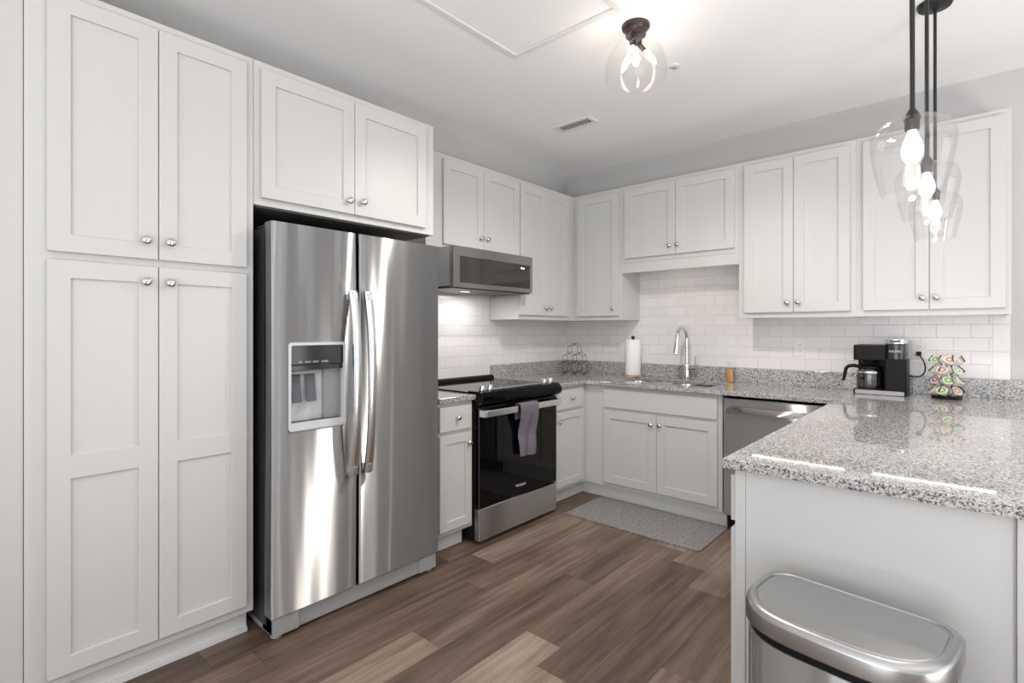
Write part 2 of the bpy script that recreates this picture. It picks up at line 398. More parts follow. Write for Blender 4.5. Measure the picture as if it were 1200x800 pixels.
# ------------------------------------------------------------ cabinets
def wall_body(t, o, s0, s1, o0, of, z0=1.384, z1=2.4553):
    m = MB().rbox(o, s0, s1, o0, of-.019, z0+.021, z1).rbox(o, s0, s1, of-.019, of, z0, z1)
    m.rbox(o, s0, s0+.016, o0, of-.019, z0, z0+.021).rbox(o, s1-.016, s1, o0, of-.019, z0, z0+.021)
    return m.build('body', 'cab', t, .0008, seg=1)
def knob(parent, o, s, out, z):
    d = Vector(aw(o, 0, 1, 0)); p = aw(o, s, out, z)
    return MB().lathe([(.0085, 0), (.0085, .002), (.0055, .004), (.005, .012), (.010, .0145), (.0150, .018), (.0155, .021), (.0135, .0245), (.008, .0268), (.002, .0275)], p, d, 18).build('knob', 'nickel', parent, smooth=True)
def slab_cells(m, xs, ys, keep, z0, z1):
    vt, vb = {}, {}
    def V(d, i, j, z):
        if (i, j) not in d: d[(i, j)] = m.bm.verts.new((xs[i], ys[j], z))
        return d[(i, j)]
    K = {(i, j) for i in range(len(xs)-1) for j in range(len(ys)-1) if keep((xs[i]+xs[i+1])/2, (ys[j]+ys[j+1])/2)}
    for i, j in K:
        q = [(i, j), (i+1, j), (i+1, j+1), (i, j+1)]
        m.bm.faces.new([V(vt, a, b, z1) for a, b in q]); m.bm.faces.new([V(vb, a, b, z0) for a, b in q[::-1]])
        for k, (di, dj) in enumerate(((0, -1), (1, 0), (0, 1), (-1, 0))):
            if (i+di, j+dj) not in K:
                a, b = q[k], q[(k+1) % 4]
                m.bm.faces.new((V(vt, *a, z1), V(vb, *a, z0), V(vb, *b, z0), V(vt, *b, z1)))
FR = .060
def shaker(parent, o, s0, s1, z0, z1, out, kn=None, mids=(), name='door', th=.021, fr=FR, rec=.009):
    m = MB(); i0 = out-th
    zs = sorted([z0, z0+fr, z1-fr, z1]+[v for p in mids for v in p])
    def keep(u, v):
        return not (s0+fr < u < s1-fr and z0+fr < v < z1-fr and not any(p[0] < v < p[1] for p in mids))
    slab_cells(m, [s0, s0+fr, s1-fr, s1], zs, keep, i0, out)
    for v in m.bm.verts: v.co = aw(o, v.co.x, v.co.z, v.co.y)
    m.rbox(o, s0+fr-.004, s1-fr+.004, i0+.001, out-rec, z0+fr-.004, z1-fr+.004)
    d = m.build(name, 'cab', parent, .0014, seg=1)
    if kn: knob(d, o, kn[0], out, kn[1])
    return d
def slab_front(parent, o, s0, s1, z0, z1, out, kn=None, name='drawer', th=.021):
    d = MB().rbox(o, s0, s1, out-th, out, z0, z1).build(name, 'cab', parent, .002)
    if kn: knob(d, o, kn[0], out, kn[1])
    return d
ZB, ZT = 1.384, 2.4553
# pantry
t = thing('pantry_cabinet', (.3, -3.48, 0), 'tall white four-door pantry cabinet beside the refrigerator', 'cabinet')
MB().rbox('L', -3.836, -3.125, 0.0, .605, .113, ZT).build('body', 'cab', t, .0012, seg=1)
MB().rbox('L', -3.836, -3.125, 0.0, .534, 0, .113).rbox('L', -3.836, -3.125, .534, .546, 0, .022).build('toe_kick', 'trimw', t, .002)
mid = -3.4715
for s0, s1, ks in ((-3.782, mid-.0016, -3.512), (mid+.0016, -3.158, -3.436)):
    shaker(t, 'L', s0, s1, 1.5635, 2.421, .626, (ks, 1.630))
    shaker(t, 'L', s0, s1, .150, 1.536, .626, (ks, 1.478), [(.802, .880)])
# over refrigerator
t = thing('wall_cabinet', (.3, -2.63, 1.836), 'deep white two-door wall cabinet directly above the refrigerator', 'cabinet', 'white wall cabinets')
MB().rbox('L', -3.123, -2.14, .0, .605, 1.838, ZT).build('body', 'cab', t, .0012, seg=1)
MB().rbox('L', -3.105, -2.16, .005, .585, 1.832, 1.838).build('underside_shade_panel', 'underside_shade', t)  # added dark sheet, shade under the cabinet put into its colour
shaker(t, 'L', -3.097, -2.6535, 1.869, 2.421, .626, (-2.685, 1.929))
shaker(t, 'L', -2.6505, -2.205, 1.869, 2.421, .626, (-2.609, 1.936))
# over microwave
t = thing('wall_cabinet', (.15, -1.5, 1.84), 'white two-door wall cabinet above the microwave', 'cabinet', 'white wall cabinets')
MB().rbox('L', -1.954, -1.062, .0, .307, 1.842, ZT).build('body', 'cab', t, .0012, seg=1)
shaker(t, 'L', -1.820, -1.4515, 1.866, 2.4236, .327, (-1.483, 1.941))
shaker(t, 'L', -1.4485, -1.064, 1.866, 2.4236, .327, (-1.419, 1.941))
# tall one next to the corner
t = thing('wall_cabinet', (.15, -.7, ZB), 'tall white two-door wall cabinet between the microwave and the corner', 'cabinet', 'white wall cabinets')
wall_body(t, 'L', -1.0615, -.004, .009, .307)
shaker(t, 'L', -1.0545, -.7375, 1.419, 2.4236, .327, (-.751, 1.479))
shaker(t, 'L', -.7345, -.4285, 1.419, 2.4236, .327, (-.684, 1.480), fr=.055)
# back wall
t = thing('wall_cabinet', (.55, -.15, ZB), 'single-door white wall cabinet in the corner, above the paper towels', 'cabinet', 'white wall cabinets')
wall_body(t, 'B', .3075, .7717, .009, .3165)
shaker(t, 'B', .350, .7504, 1.419, 2.4236, .338, (.706, 1.481))
t = thing('wall_cabinet', (1.23, -.15, 1.76), 'short white two-door wall cabinet above the sink', 'cabinet', 'white wall cabinets')
MB().rbox('B', .7722, 1.686, .0, .3165, 1.84, ZT).build('body', 'cab', t, .0012, seg=1)
MB().rbox('B', .7722, 1.686, .297, .3165, 1.7602, 1.839).build('valance', 'cab', t, .001, seg=1)
shaker(t, 'B', .8089, 1.2335, 1.8741, 2.4236, .338, (1.19, 1.94))
shaker(t, 'B', 1.2365, 1.6594, 1.8741, 2.4236, .338, (1.253, 1.94))
t = thing('wall_cabinet', (2.03, -.15, ZB), 'tall white two-door wall cabinet to the sink side of the pendant lamps', 'cabinet', 'white wall cabinets')
wall_body(t, 'B', 1.6865, 2.3705, .009, .3165)
shaker(t, 'B', 1.7259, 2.0293, 1.419, 2.4236, .338, (1.995, 1.481))
shaker(t, 'B', 2.0323, 2.3376, 1.419, 2.4236, .338, (2.059, 1.481))
t = thing('wall_cabinet', (2.7, -.15, ZB), 'tall white two-door wall cabinet above the pod carousel at the open wall end', 'cabinet', 'white wall cabinets')
wall_body(t, 'B', 2.371, 3.0442, .009, .3165)
shaker(t, 'B', 2.4046, 2.7119, 1.419, 2.4236, .338, (2.683, 1.483))
shaker(t, 'B', 2.7149, 3.0224, 1.419, 2.4236, .338, (2.743, 1.483))

# base cabinets
CT, CB = .913, .883
t = thing('base_cabinet', (.3, -1.98, 0), 'narrow white base cabinet between the refrigerator and the range', 'cabinet', 'white base cabinets')
MB().rbox('L', -2.14, -1.846, .0, .615, .113, .8825).build('body', 'cab', t, .0012, seg=1)
MB().rbox('L', -2.14, -1.862, .0, .5405, 0, .113).build('toe_kick', 'trimw', t)
slab_front(t, 'L', -2.118, -1.868, .716, .857, .637, (-1.985, .790))
shaker(t, 'L', -2.118, -1.868, .143, .694, .637, (-1.896, .631), fr=.052)
t = thing('base_cabinet', (.3, -.85, 0), 'narrow white base cabinet between the range and the corner', 'cabinet', 'white base cabinets')
MB().rbox('L', -1.058, -.006, .0, .615, .113, .8825).build('body', 'cab', t, .0012, seg=1)
MB().rbox('L', -1.058, -.006, .0, .5405, 0, .113).build('toe_kick', 'trimw', t)
slab_front(t, 'L', -1.040, -.662, .716, .857, .637, (-.824, .791))
shaker(t, 'L', -1.040, -.662, .143, .694, .637, (-.990, .627), fr=.052)
t = thing('sink_cabinet', (1.2, -.3, 0), 'wide white sink base cabinet with two doors and false drawer front', 'cabinet', 'white base cabinets')
sb = MB().rbox('B', .6155, 1.678, .55, .6085, .113, .8825).rbox('B', .6155, .634, .009, .55, .113, .8825).rbox('B', 1.66, 1.678, .009, .55, .113, .8825).rbox('B', .634, 1.66, .009, .55, .113, .131)
sb.build('body', 'cab', t, .0012, seg=1)
MB().rbox('B', .541, 1.678, .009, .5317, 0, .1125).build('toe_kick', 'trimw', t)
slab_front(t, 'B', .7946, 1.6493, .717, .8577, .6285, name='false_drawer_front')
shaker(t, 'B', .7946, 1.2235, .147, .694, .6285, (1.186, .628))
shaker(t, 'B', 1.2265, 1.6493, .147, .694, .6285, (1.251, .631))
# peninsula base
t = thing('peninsula_cabinet', (2.65, -1.5, 0), 'white peninsula base with flat end panel facing the trash can', 'cabinet', 'white base cabinets')
MB().box((2.352, -2.402, .113), (2.955, -.66, .8825)).build('body', 'cab', t)
MB().box((2.42, -2.402, 0), (2.955, -.66, .113)).build('toe_kick', 'trimw', t)
MB().box((2.380, -2.409, 0), (2.956, -2.402, .8825)).build('end_panel', 'cab', t)
MB().box((2.350, -2.414, 0), (2.379, -2.402, .8825)).build('corner_trim', 'cab', t, .0015)
MB().box((2.955, -2.400, 0), (2.962, -.66, .8825)).box((2.962, -2.414, 0), (3.0, -.01, .8825)).build('back_panel', 'cab', t, .0015)
for i in range(3):
    a = -2.394+i*.44; b = a+.425
    slab_front(t, 'P', a, b, .717, .857, -2.331, (a+.21, .787))
    shaker(t, 'P', a, b, .143, .694, -2.331, (b-.06, .63))

# ------------------------------------------------------------ granite
SX0, SXM0, SXM1, SX1, SY0, SY1 = .80, 1.165, 1.195, 1.555, -.50, -.125
t = thing('granite_countertop', (1.5, -.3, CB), 'speckled grey granite countertop running round the corner and over the peninsula', 'countertop')
m = MB()
def keep(x, y):
    if x < .651 and y < -.654: return -1.060 < y
    if SX0 < x < SX1 and SY0 < y < SY1: return False
    if y > -.654: return True
    return x > 2.32
slab_cells(m, [0.009, .651, SX0, SX1, 2.32, 3.26], [-2.437, -1.060, -.654, SY0, SY1, -.009], keep, CB, CT)
m.build('slab', 'granite', t, .003)
MB().box((.009, -.029, CT), (3.20, -.009, 1.021)).build('backsplash', 'granite', t, .002)
MB().box((.009, -1.060, CT), (.029, -.029, 1.021)).build('backsplash', 'granite', t, .002)
t = MB().box((0.009, -2.135, CB), (.651, -1.846, CT)).build('granite_countertop', 'granite', None, .003)
tag(t, 'short speckled granite counter piece between the refrigerator and the range', 'countertop')

# sink: two undermount bowls
t = thing('kitchen_sink', (1.18, -.31, .72), 'stainless double-bowl undermount sink set in the granite', 'sink')
for a, b in ((SX0-.008, SXM0), (SXM1, SX1+.008)):
    m = MB(); outer = rrect(a, b, SY0-.008, SY1+.008, .07, 6)
    cx, cy = (a+b)/2, (SY0+SY1)/2
    rings = []
    for k, z in ((1.0, .8825), (.985, .86), (.93, .70), (.85, .685), (.12, .68)):
        rings.append([m.bm.verts.new((cx+(x-cx)*k, cy+(y-cy)*k, z)) for x, y in outer])
    for A, B in zip(rings, rings[1:]):
        for i in range(len(A)): m.bm.faces.new((A[i], A[(i+1) % len(A)], B[(i+1) % len(A)], B[i]))
    m.bm.faces.new(rings[-1])
    bo = m.build('bowl', 'chrome', t, smooth=True)
    MB().lathe([(.045, .681), (.045, .684), (.03, .684), (.028, .682)], (cx, cy, 0)).build('drain', 'nickel', bo)
MB().box((SXM0+.001, SY0+.001, .86), (SXM1-.001, SY1-.001, .885)).build('divider', 'chrome', t, .006)

# faucet
fx, fy = 1.218, -.085
t = thing('faucet', (fx, fy, CT), 'tall chrome gooseneck pull-down faucet behind the sink', 'faucet')
MB().lathe([(.027, CT+.0005), (.027, CT+.006), (.021, CT+.012), (.021, CT+.12), (.016, CT+.13)], (fx, fy, 0)).build('faucet_body', 'chrome', t, smooth=True)
pth = [(fx, fy, CT+.12), (fx, fy, 1.235)]
for i in range(1, 13):
    a = PI*i/12*1.0; pth.append((fx-.006*i/12, fy-.085+.085*math.cos(a), 1.235+.085*math.sin(a)))
pth.append((fx-.006, fy-.172, 1.205))
MB().tube(pth, .0125, 14).build('spout', 'chrome', t, smooth=True)
MB().tube([(fx-.006, fy-.1715, 1.212), (fx-.007, fy-.175, 1.18), (fx-.009, fy-.184, 1.13), (fx-.010, fy-.188, 1.115)], [.0145, .0165, .0195, .0185], 16).build('spray_head', 'chrome', t, smooth=True)
h = MB().tube([(fx+.018, fy, CT+.085), (fx+.075, fy, CT+.085)], .016, 14).build('handle_base', 'chrome', t, smooth=True)
MB().tube([(fx+.066, fy, CT+.085), (fx+.070, fy-.004, CT+.13), (fx+.073, fy-.01, CT+.185)], [.007, .006, .0055], 10).build('lever', 'chrome', h, smooth=True)

# ------------------------------------------------------------ refrigerator
XR = .72; Y0, Y1, YM = -3.098, -2.197, -2.694
t = thing('refrigerator', (.36, -2.65, 0), 'stainless side-by-side refrigerator with water dispenser in its narrow door', 'refrigerator')
MB().box((.03, Y0+.006, .045), (.645, Y1-.006, 1.742)).build('body', 'darkgrey', t, .004)
MB().box((.30, Y0+.012, .012), (.700, Y1-.012, .088)).build('base_grille', 'grey', t, .006)
for y in (Y0+.012, Y1-.125):
    MB().box((.60, y, .014), (.712, y+.113, .092)).build('hinge_cover', 'grey', t, .006)
for y in (Y0+.04, Y1-.04):
    MB().lathe([(.022, 0.0005), (.024, .006), (.016, .012), (.010, .03)], (.675, y, 0), n=16).build('foot', 'lightgrey', t, smooth=True)
for y in (Y0+.035, Y1-.035):
    MB().box((.56, y-.03, 1.742), (.69, y+.03, 1.752)).build('hinge', 'darkgrey', t, .003)
def fridge_door(name, ya, yb, hole=None):
    m = MB(); z0, z1 = .099, 1.757; xb = .652
    if hole: ys = [ya, hole[0], hole[1], yb]; zs = [z0, hole[2], hole[3], z1]
    else: ys = [ya, yb]; zs = [z0, z1]
    vf = {(i, j): m.bm.verts.new((XR, y, z)) for i, y in enumerate(ys) for j, z in enumerate(zs)}
    vb = {(i, j): m.bm.verts.new((xb, y, z)) for i, y in enumerate(ys) for j, z in enumerate(zs)}
    I, J = len(ys)-1, len(zs)-1
    K = {(i, j) for i in range(I) for j in range(J) if not (hole and i == 1 and j == 1)}
    for i, j in K:
        q = [(i, j), (i+1, j), (i+1, j+1), (i, j+1)]
        m.bm.faces.new([vf[k] for k in q]); m.bm.faces.new([vb[k] for k in q[::-1]])
        for k, d in enumerate(((0, -1), (1, 0), (0, 1), (-1, 0))):
            if (i+d[0], j+d[1]) not in K:
                a, b = q[k], q[(k+1) % 4]; m.bm.faces.new((vf[a], vb[a], vb[b], vf[b]))
    m.bm.edges.ensure_lookup_table()
    es = [e for e in m.bm.edges if all(abs(v.co.x-XR) < 1e-6 for v in e.verts) and len({round(v.co.y, 5) for v in e.verts}) == 1 and round(e.verts[0].co.y, 5) in (round(ya, 5), round(yb, 5))]
    bmesh.ops.bevel(m.bm, geom=es, offset=.010, segments=4, affect='EDGES', profile=.5)
    return m.build(name, 'steel', t, smooth=True)
HY0, HY1, HZ0, HZ1 = -3.024, -2.763, .872, 1.244
dl = fridge_door('freezer_door', Y0, YM-.007, (HY0, HY1, HZ0, HZ1)); dl['label'] = 'narrow door with ice and water dispenser'
dr = fridge_door('refrigerator_door', YM+.007, Y1)
MB().box((.648, YM-.0068, .10), (.654, YM+.0068, 1.75)).build('door_gap_seal', 'gap', t)
def fr_handle(door, y):
    m = MB(); n = 14; hw = .020
    prev = None
    zs = [.628+(1.485-.628)*i/n for i in range(n+1)]
    rings = []
    for i, z in enumerate(zs):
        u = 2*i/n-1; xo = XR+.030+.040*(1-abs(u)**2.6); 
        rings.append([m.bm.verts.new(p) for p in ((xo-.014, y-hw, z), (xo-.014, y+hw, z), (xo-.002, y+hw, z), (xo+.004, y+hw*.5, z), (xo+.004, y-hw*.5, z), (xo-.002, y-hw, z))])
    for A, B in zip(rings, rings[1:]):
        for k in range(6): m.bm.faces.new((A[k], A[(k+1) % 6], B[(k+1) % 6], B[k]))
    m.bm.faces.new(rings[0][::-1]); m.bm.faces.new(rings[-1])
    for z in (.640, 1.445): m.box((XR-.001, y-.012, z), (XR+.045, y+.012, z+.03))
    m.build('handle', 'satin', door, smooth=True)
fr_handle(dl, -2.735); fr_handle(dr, -2.655)
dp = MB()
fw = .008
o_ = rrect(HY0-.004, HY1+.004, HZ0-.004, HZ1+.004, .014, 4); i_ = rrect(HY0+fw, HY1-fw, HZ0+fw, HZ1-fw, .008, 4)
ro = [[dp.bm.verts.new((x, a, b)) for a, b in L] for x, L in ((XR-.02, o_), (XR+.004, o_), (XR+.004, i_), (XR-.02, i_))]
for A, B in zip(ro, ro[1:]+ro[:1]):
    for i in range(len(A)): dp.bm.faces.new((A[i], A[(i+1) % len(A)], B[(i+1) % len(A)], B[i]))
dsp = dp.build('dispenser', 'lightgrey', dl, smooth=True)
ZC = 1.128
ra, rb, rz0, rz1 = HY0+.002, HY1-.002, HZ0+.002, HZ1-.002
# recess: open box (back, sides, bottom)
MB().box((.650, ra, rz0), (.653, rb, ZC)).box((.653, ra, rz0), (XR-.012, ra+.003, ZC)).build('recess', 'lightgrey', dl)
MB().box((.653, rb-.075, rz0+.026), (.672, rb-.003, ZC)).box((.653, rb-.003, rz0), (XR-.012, rb, ZC)).build('recess_side', 'grey', dl)
MB().box((.654, ra+.004, rz0+.018), (XR-.006, rb-.004, rz0+.026)).build('drip_tray', 'darkgrey', dl, .002)
MB().box((XR-.014, ra+.004, rz0), (XR+.001, rb-.004, rz0+.028)).build('tray_lip', 'lightgrey', dl, .002)
cp = MB().prism([(XR-.10, ZC), (XR-.004, ZC), (XR-.004, ZC+.020), (XR+.001, ZC+.026), (XR+.001, rz1), (XR-.10, rz1)], (ra, rb), lambda u, v, s: (max(u, .654), s, v)).build('control_panel', 'smokeglass', dl)
for k, yy in enumerate((-2.975, -2.940, -2.905, -2.862)):
    text('print', ('ICE', 'LOCK', 'LIGHT', 'WATER')[k], .010, 'lightink', cp, Matrix.Translation((XR+.0012, yy, ZC+.035)) @ Matrix.Rotation(PI/2, 4, 'Z') @ Matrix.Rotation(PI/2, 4, 'X'))
for yy in (-2.993, -2.926):
    MB().prism([(XR-.060, 1.105), (XR-.052, 1.105), (XR-.034, .985), (XR-.042, .985)], (yy, yy+.044), lambda u, v, s: (u, s, v)).build('paddle', 'paddle', dl, .002)
MB().box((.654, -3.01, 1.108), (XR-.02, -2.87, 1.128)).build('nozzle', 'grey', dl, .008)

# ------------------------------------------------------------ microwave
a, b, z0, z1, xf = -1.845, -1.064, 1.573, 1.8405, .45
t = thing('microwave', (.2, -1.45, z0), 'stainless over-the-range microwave with dark glass window', 'microwave')
MB().box((.010, a, z0+.012), (xf-.045, b, z1)).build('body', 'lightgrey', t, .002)
MB().box((.06, a+.004, z0-.004), (xf-.02, b-.004, z0+.012)).build('vent_base', 'darkgrey', t, .003)
d = MB().box((xf-.043, a, z0+.004), (xf-.006, b, z1)).build('door', 'steel2', t, .003)
MB().box((.24, -1.60, z0-.0055), (.27, -1.53, z0-.0035)).build('cooktop_lamp', 'bulb3', t)
cl = area('cooktop_light', (.20, -1.45, z0-.012), (0, 0, 0), .1, .3, 2.2, (1, .97, .95)); cl.parent = t; cl.location -= Vector(ROOT[t.name])
m = MB(); ga, gb, gz0, gz1 = a+.052, b-.026, z0+.034, z0+.205
m.box((xf-.006, a, z0+.004), (xf, ga, z1)).box((xf-.006, gb, z0+.004), (xf, b, z1)).box((xf-.006, ga, z0+.004), (xf, gb, gz0)).box((xf-.006, ga, gz1), (xf, gb, z1))
m.build('door_frame', 'steel2', d, .001, seg=1)
MB().box((xf-.006, ga, gz0), (xf-.001, gb, gz1)).build('window_glass', 'smokeglass', d)
text('clock', '10:45', .018, 'clock', t, Matrix.Translation((xf-.0006, gb-.085, gz1-.028)) @ Matrix.Rotation(PI/2, 4, 'Z') @ Matrix.Rotation(PI/2, 4, 'X'))

# ------------------------------------------------------------ range
a, b, xf = -1.8425, -1.0635, .672
t = thing('electric_range', (.33, -1.45, 0), 'black and stainless slide-in electric range with towel on its handle', 'range')
MB().box((.012, a, .03), (.630, b, .905)).build('body', 'black', t, .003)
for y in (a+.05, b-.05):
    for x in (.08, .58): MB().lathe([(.02, .0005), (.02, .03)], (x, y, 0), n=12).build('foot', 'black', t)
MB().box((.012, a, .905), (.632, b, .9225)).build('cooktop', 'blackglass', t, .003)
MB().prism([(.010, .9225), (.06, .9225), (.058, .938), (.045, .948), (.010, .948)], (a, b), lambda u, v, s: (u, s, v)).build('rear_vent_trim', 'black', t, .002)
cpn = MB().prism([(.575, .906), (.575, .930), (.650, .930), (.682, .922), (.704, .902), (.708, .880), (.698, .856), (.676, .842), (.628, .838)], (a, b), lambda u, v, s: (u, s, v)).prism([(.653, .930), (.682, .922), (.704, .902), (.708, .880), (.698, .856), (.676, .842), (.653, .839)], (a-.003, b+.022), lambda u, v, s: (u, s, v)).build('control_panel', 'blackglass', t, .003)
for y in (-1.772, -1.702, -1.150, -1.080):
    MB().lathe([(.022, .930), (.022, .934), (.019, .937), (.0185, .956), (.016, .959), (.004, .9595)], (.628, y, 0), n=20).build('burner_knob', 'chrome', t, smooth=True)
od = MB().box((.632, a, .222), (xf-.002, b, .832)).build('oven_door', 'blackglass', t, .003)
for y in (a, b-.006): MB().box((.655, y, .222), (xf-.0005, y+.006, .832)).build('door_edge', 'darkgrey', od)
hb = MB().box((xf+.030, a+.012, .777), (xf+.052, b-.012, .818)).build('handle', 'satin', od, .005)
for y in (a+.003, b-.043): MB().box((xf-.004, y, .778), (xf+.048, y+.04, .821)).build('handle_bracket', 'satin', od, .003)
MB().box((.632, a, .024), (xf, b, .214)).build('storage_drawer', 'drawer', t, .004)
lg = Matrix.Translation((xf-.0008, -1.455, .285)) @ Matrix.Rotation(PI/2, 4, 'Z') @ Matrix.Rotation(PI/2, 4, 'X')
text('logo', 'Whirlpool', .024, 'lightink', od, lg)
rg = Matrix.Translation((xf-.0008, -1.452, .287)) @ Matrix.Rotation(PI/2, 4, 'Z') @ Matrix.Rotation(PI/2, 4, 'X')

# towel over the oven handle
ty0, ty1 = -1.530, -1.345
m = MB(); xb = xf+.041
prof = [(xb-.030, .72)] + [(xb-.030+.003*math.sin(i), .72+.07*i/5) for i in range(1, 6)] + [(xb-.024, .824), (xb-.010, .8285), (xb+.008, .8285), (xb+.019, .822)] + [(xb+.022-.034*min(1, i/8)+.004*math.sin(i*.7), .80-.325*i/14) for i in range(15)]
NY = 14
grid = []
for i, (x, z) in enumerate(prof):
    row = []
    for j in range(NY+1):
        u = j/NY; fall = max(0, .80-z)/.33 if i > 9 else max(0, .80-z)/.33
        y = ty0+(ty1-ty0)*u + .030*fall*(.9 if i > 9 else .3) - .018*fall*(u-.5)
        row.append(m.bm.verts.new((x+(.007*math.sin(u*11+i*.25)*min(1, fall*2.2)) + (0 if i > 9 else -.0)*1, y, z+(.012*fall*(.5-u) if i > 9 else 0))))
    grid.append(row)
for A, B in zip(grid, grid[1:]):
    for j in range(NY): m.bm.faces.new((A[j], A[j+1], B[j+1], B[j]))
tw = m.build('dish_towel', 'towel', None, smooth=True)
sd = tw.modifiers.new('solid', 'SOLIDIFY'); sd.thickness = .004; sd.offset = 1
ss = tw.modifiers.new('sub', 'SUBSURF'); ss.levels = 1; ss.render_levels = 2
tag(tw, 'mauve grey dish towel hanging over the oven handle', 'towel')

# ------------------------------------------------------------ dishwasher
t = thing('dishwasher', (1.98, -.3, 0), 'stainless dishwasher with curved bar handle next to the sink cabinet', 'dishwasher')
MB().rbox('B', 1.688, 2.292, .03, .598, .105, .866).build('tub', 'black', t)
MB().rbox('B', 1.69, 2.29, .03, .54, 0, .105).build('kick_plate', 'black', t)
d = MB().rbox('B', 1.692, 2.288, .600, .637, .115, .866).build('door', 'steeldw', t, .004)
m = MB(); n = 14; rings = []
for i in range(n+1):
    s = 1.705+(2.275-1.705)*i/n; u = 2*i/n-1; oo = .650+.040*(1-abs(u)**3)
    rings.append([m.bm.verts.new(aw('B', s, p, z)) for p, z in ((oo-.012, .788), (oo+.002, .785), (oo+.005, .795), (oo+.005, .812), (oo+.002, .821), (oo-.012, .818))])
for A, B in zip(rings, rings[1:]):
    for k in range(6): m.bm.faces.new((A[k], A[(k+1) % 6], B[(k+1) % 6], B[k]))
m.bm.faces.new(rings[0][::-1]); m.bm.faces.new(rings[-1])
m.rbox('B', 1.703, 1.730, .636, .66, .785, .821).rbox('B', 2.25, 2.277, .636, .66, .785, .821)
m.build('handle', 'steel2', d, smooth=True)

# ------------------------------------------------------------ ceiling fixtures
t = thing('attic_hatch', (1.5, -2.4, H), 'large square white access hatch panel with trim in the ceiling', 'hatch')
hx0, hx1, hy0, hy1 = 1.062, 1.706, -2.90, -1.955
MB().box((hx0, hy0, H-.012), (hx0+.030, hy1, H)).box((hx1-.030, hy0, H-.012), (hx1, hy1, H)).box((hx0+.03, hy1-.03, H-.012), (hx1-.03, hy1, H)).box((hx0+.03, hy0, H-.012), (hx1-.03, hy0+.03, H)).build('frame', 'trimw', t, .004)
MB().box((hx0+.032, hy0+.032, H-.004), (hx1-.032, hy1-.032, H)).build('panel', 'ceiling', t, .001)
t = thing('ceiling_vent', (.78, -1.0, H), 'small white rectangular louvered air vent in the ceiling', 'vent')
vx0, vx1, vy0, vy1 = .63, .94, -1.062, -.930
MB().box((vx0, vy0, H-.008), (vx0+.03, vy1, H)).box((vx1-.03, vy0, H-.008), (vx1, vy1, H)).box((vx0+.03, vy0, H-.008), (vx1-.03, vy0+.03, H)).box((vx0+.03, vy1-.03, H-.008), (vx1-.03, vy1, H)).build('frame', 'trimw', t, .003)
MB().box((vx0+.03, vy0+.03, H-.0015), (vx1-.03, vy1-.03, H)).build('duct', 'slot', t)
m = MB()
for i in range(9):
    x = vx0+.040+i*.0265; m.prism([(x, H-.0075), (x+.003, H-.0075), (x+.012, H-.0018), (x+.009, H-.0018)], (vy0+.03, vy1-.03), lambda u, v, s: (u, s, v))
m.build('louver', 'grey', t)
t = thing('sprinkler_cover', (1.66, -1.30, H), 'small round white sprinkler cover in the ceiling beside the light', 'sprinkler')
MB().lathe([(.030, H-.0001), (.030, H-.003), (.026, H-.006), (.002, H-.007)], (1.66, -1.30, 0), n=28).build('cover', 'trimw', t, smooth=True)
MB().lathe([(.007, H-.007), (.007, H-.014), (.011, H-.015), (.011, H-.017)], (1.66, -1.30, 0), n=16).build('deflector', 'nickel', t, smooth=True)

# flush mount light
lx, ly = 1.683, -1.786
t = thing('ceiling_light', (lx, ly, H), 'clear glass bell ceiling light with three bulbs and bronze cap', 'ceiling light')
MB().lathe([(.064, H), (.066, H-.006), (.064, H-.016), (.056, H-.022), (.050, H-.030), (.048, H-.050), (.020, H-.054)], (lx, ly, 0), n=36).build('canopy', 'bronze', t, smooth=True)
pr = [(.046, -.040), (.060, -.048), (.070, -.062), (.082, -.078), (.104, -.104), (.126, -.140), (.140, -.180), (.146, -.220), (.144, -.258), (.142, -.264)]
m = MB().lathe([(r, H+z) for r, z in pr]+[(r-.0035, H+z-(0 if i else .0)) for i, (r, z) in enumerate(pr[::-1])], (lx, ly, 0), n=48, cap=False)
m.build('shade', 'glass', t, smooth=True)
MB().lathe([(.020, H-.050), (.022, H-.062), (.030, H-.070), (.030, H-.082), (.010, H-.088)], (lx, ly, 0), n=24).build('socket_hub', 'bronze', t, smooth=True)
for k, ang in enumerate((41, 161, 281)):
    d = Vector((math.cos(math.radians(ang))*.66, math.sin(math.radians(ang))*.66, -.75)).normalized(); p = Vector((lx, ly, H-.072))+d*.022
    s = MB().lathe([(.009, 0), (.011, .004), (.011, .040), (.009, .044)], p, d, 16).build('socket', 'bronze', t, smooth=True)
    q = p+d*.044
    MB().lathe([(.007, 0), (.009, .008), (.0135, .022), (.0150, .034), (.0135, .048), (.009, .066), (.004, .078), (.001, .083)], q, d, 18).build('bulb', 'bulb', s, smooth=True)
def lamp_light(name, loc, power, r, parent):
    for kind, en in (('POINT', power[0]), ('SPOT', power[1])):
        l = bpy.data.lights.new(name, kind); l.energy = en; l.color = (1, .93, .85); l.shadow_soft_size = r
        if kind == 'SPOT': l.spot_size = math.radians(165); l.spot_blend = .6
        o = bpy.data.objects.new(name, l); COL.objects.link(o); o.parent = parent
        o.location = Vector(loc)-Vector(ROOT[parent.name])
lamp_light('bulb_light', (lx, ly, H-.25), (2.4, 62), .05, t)

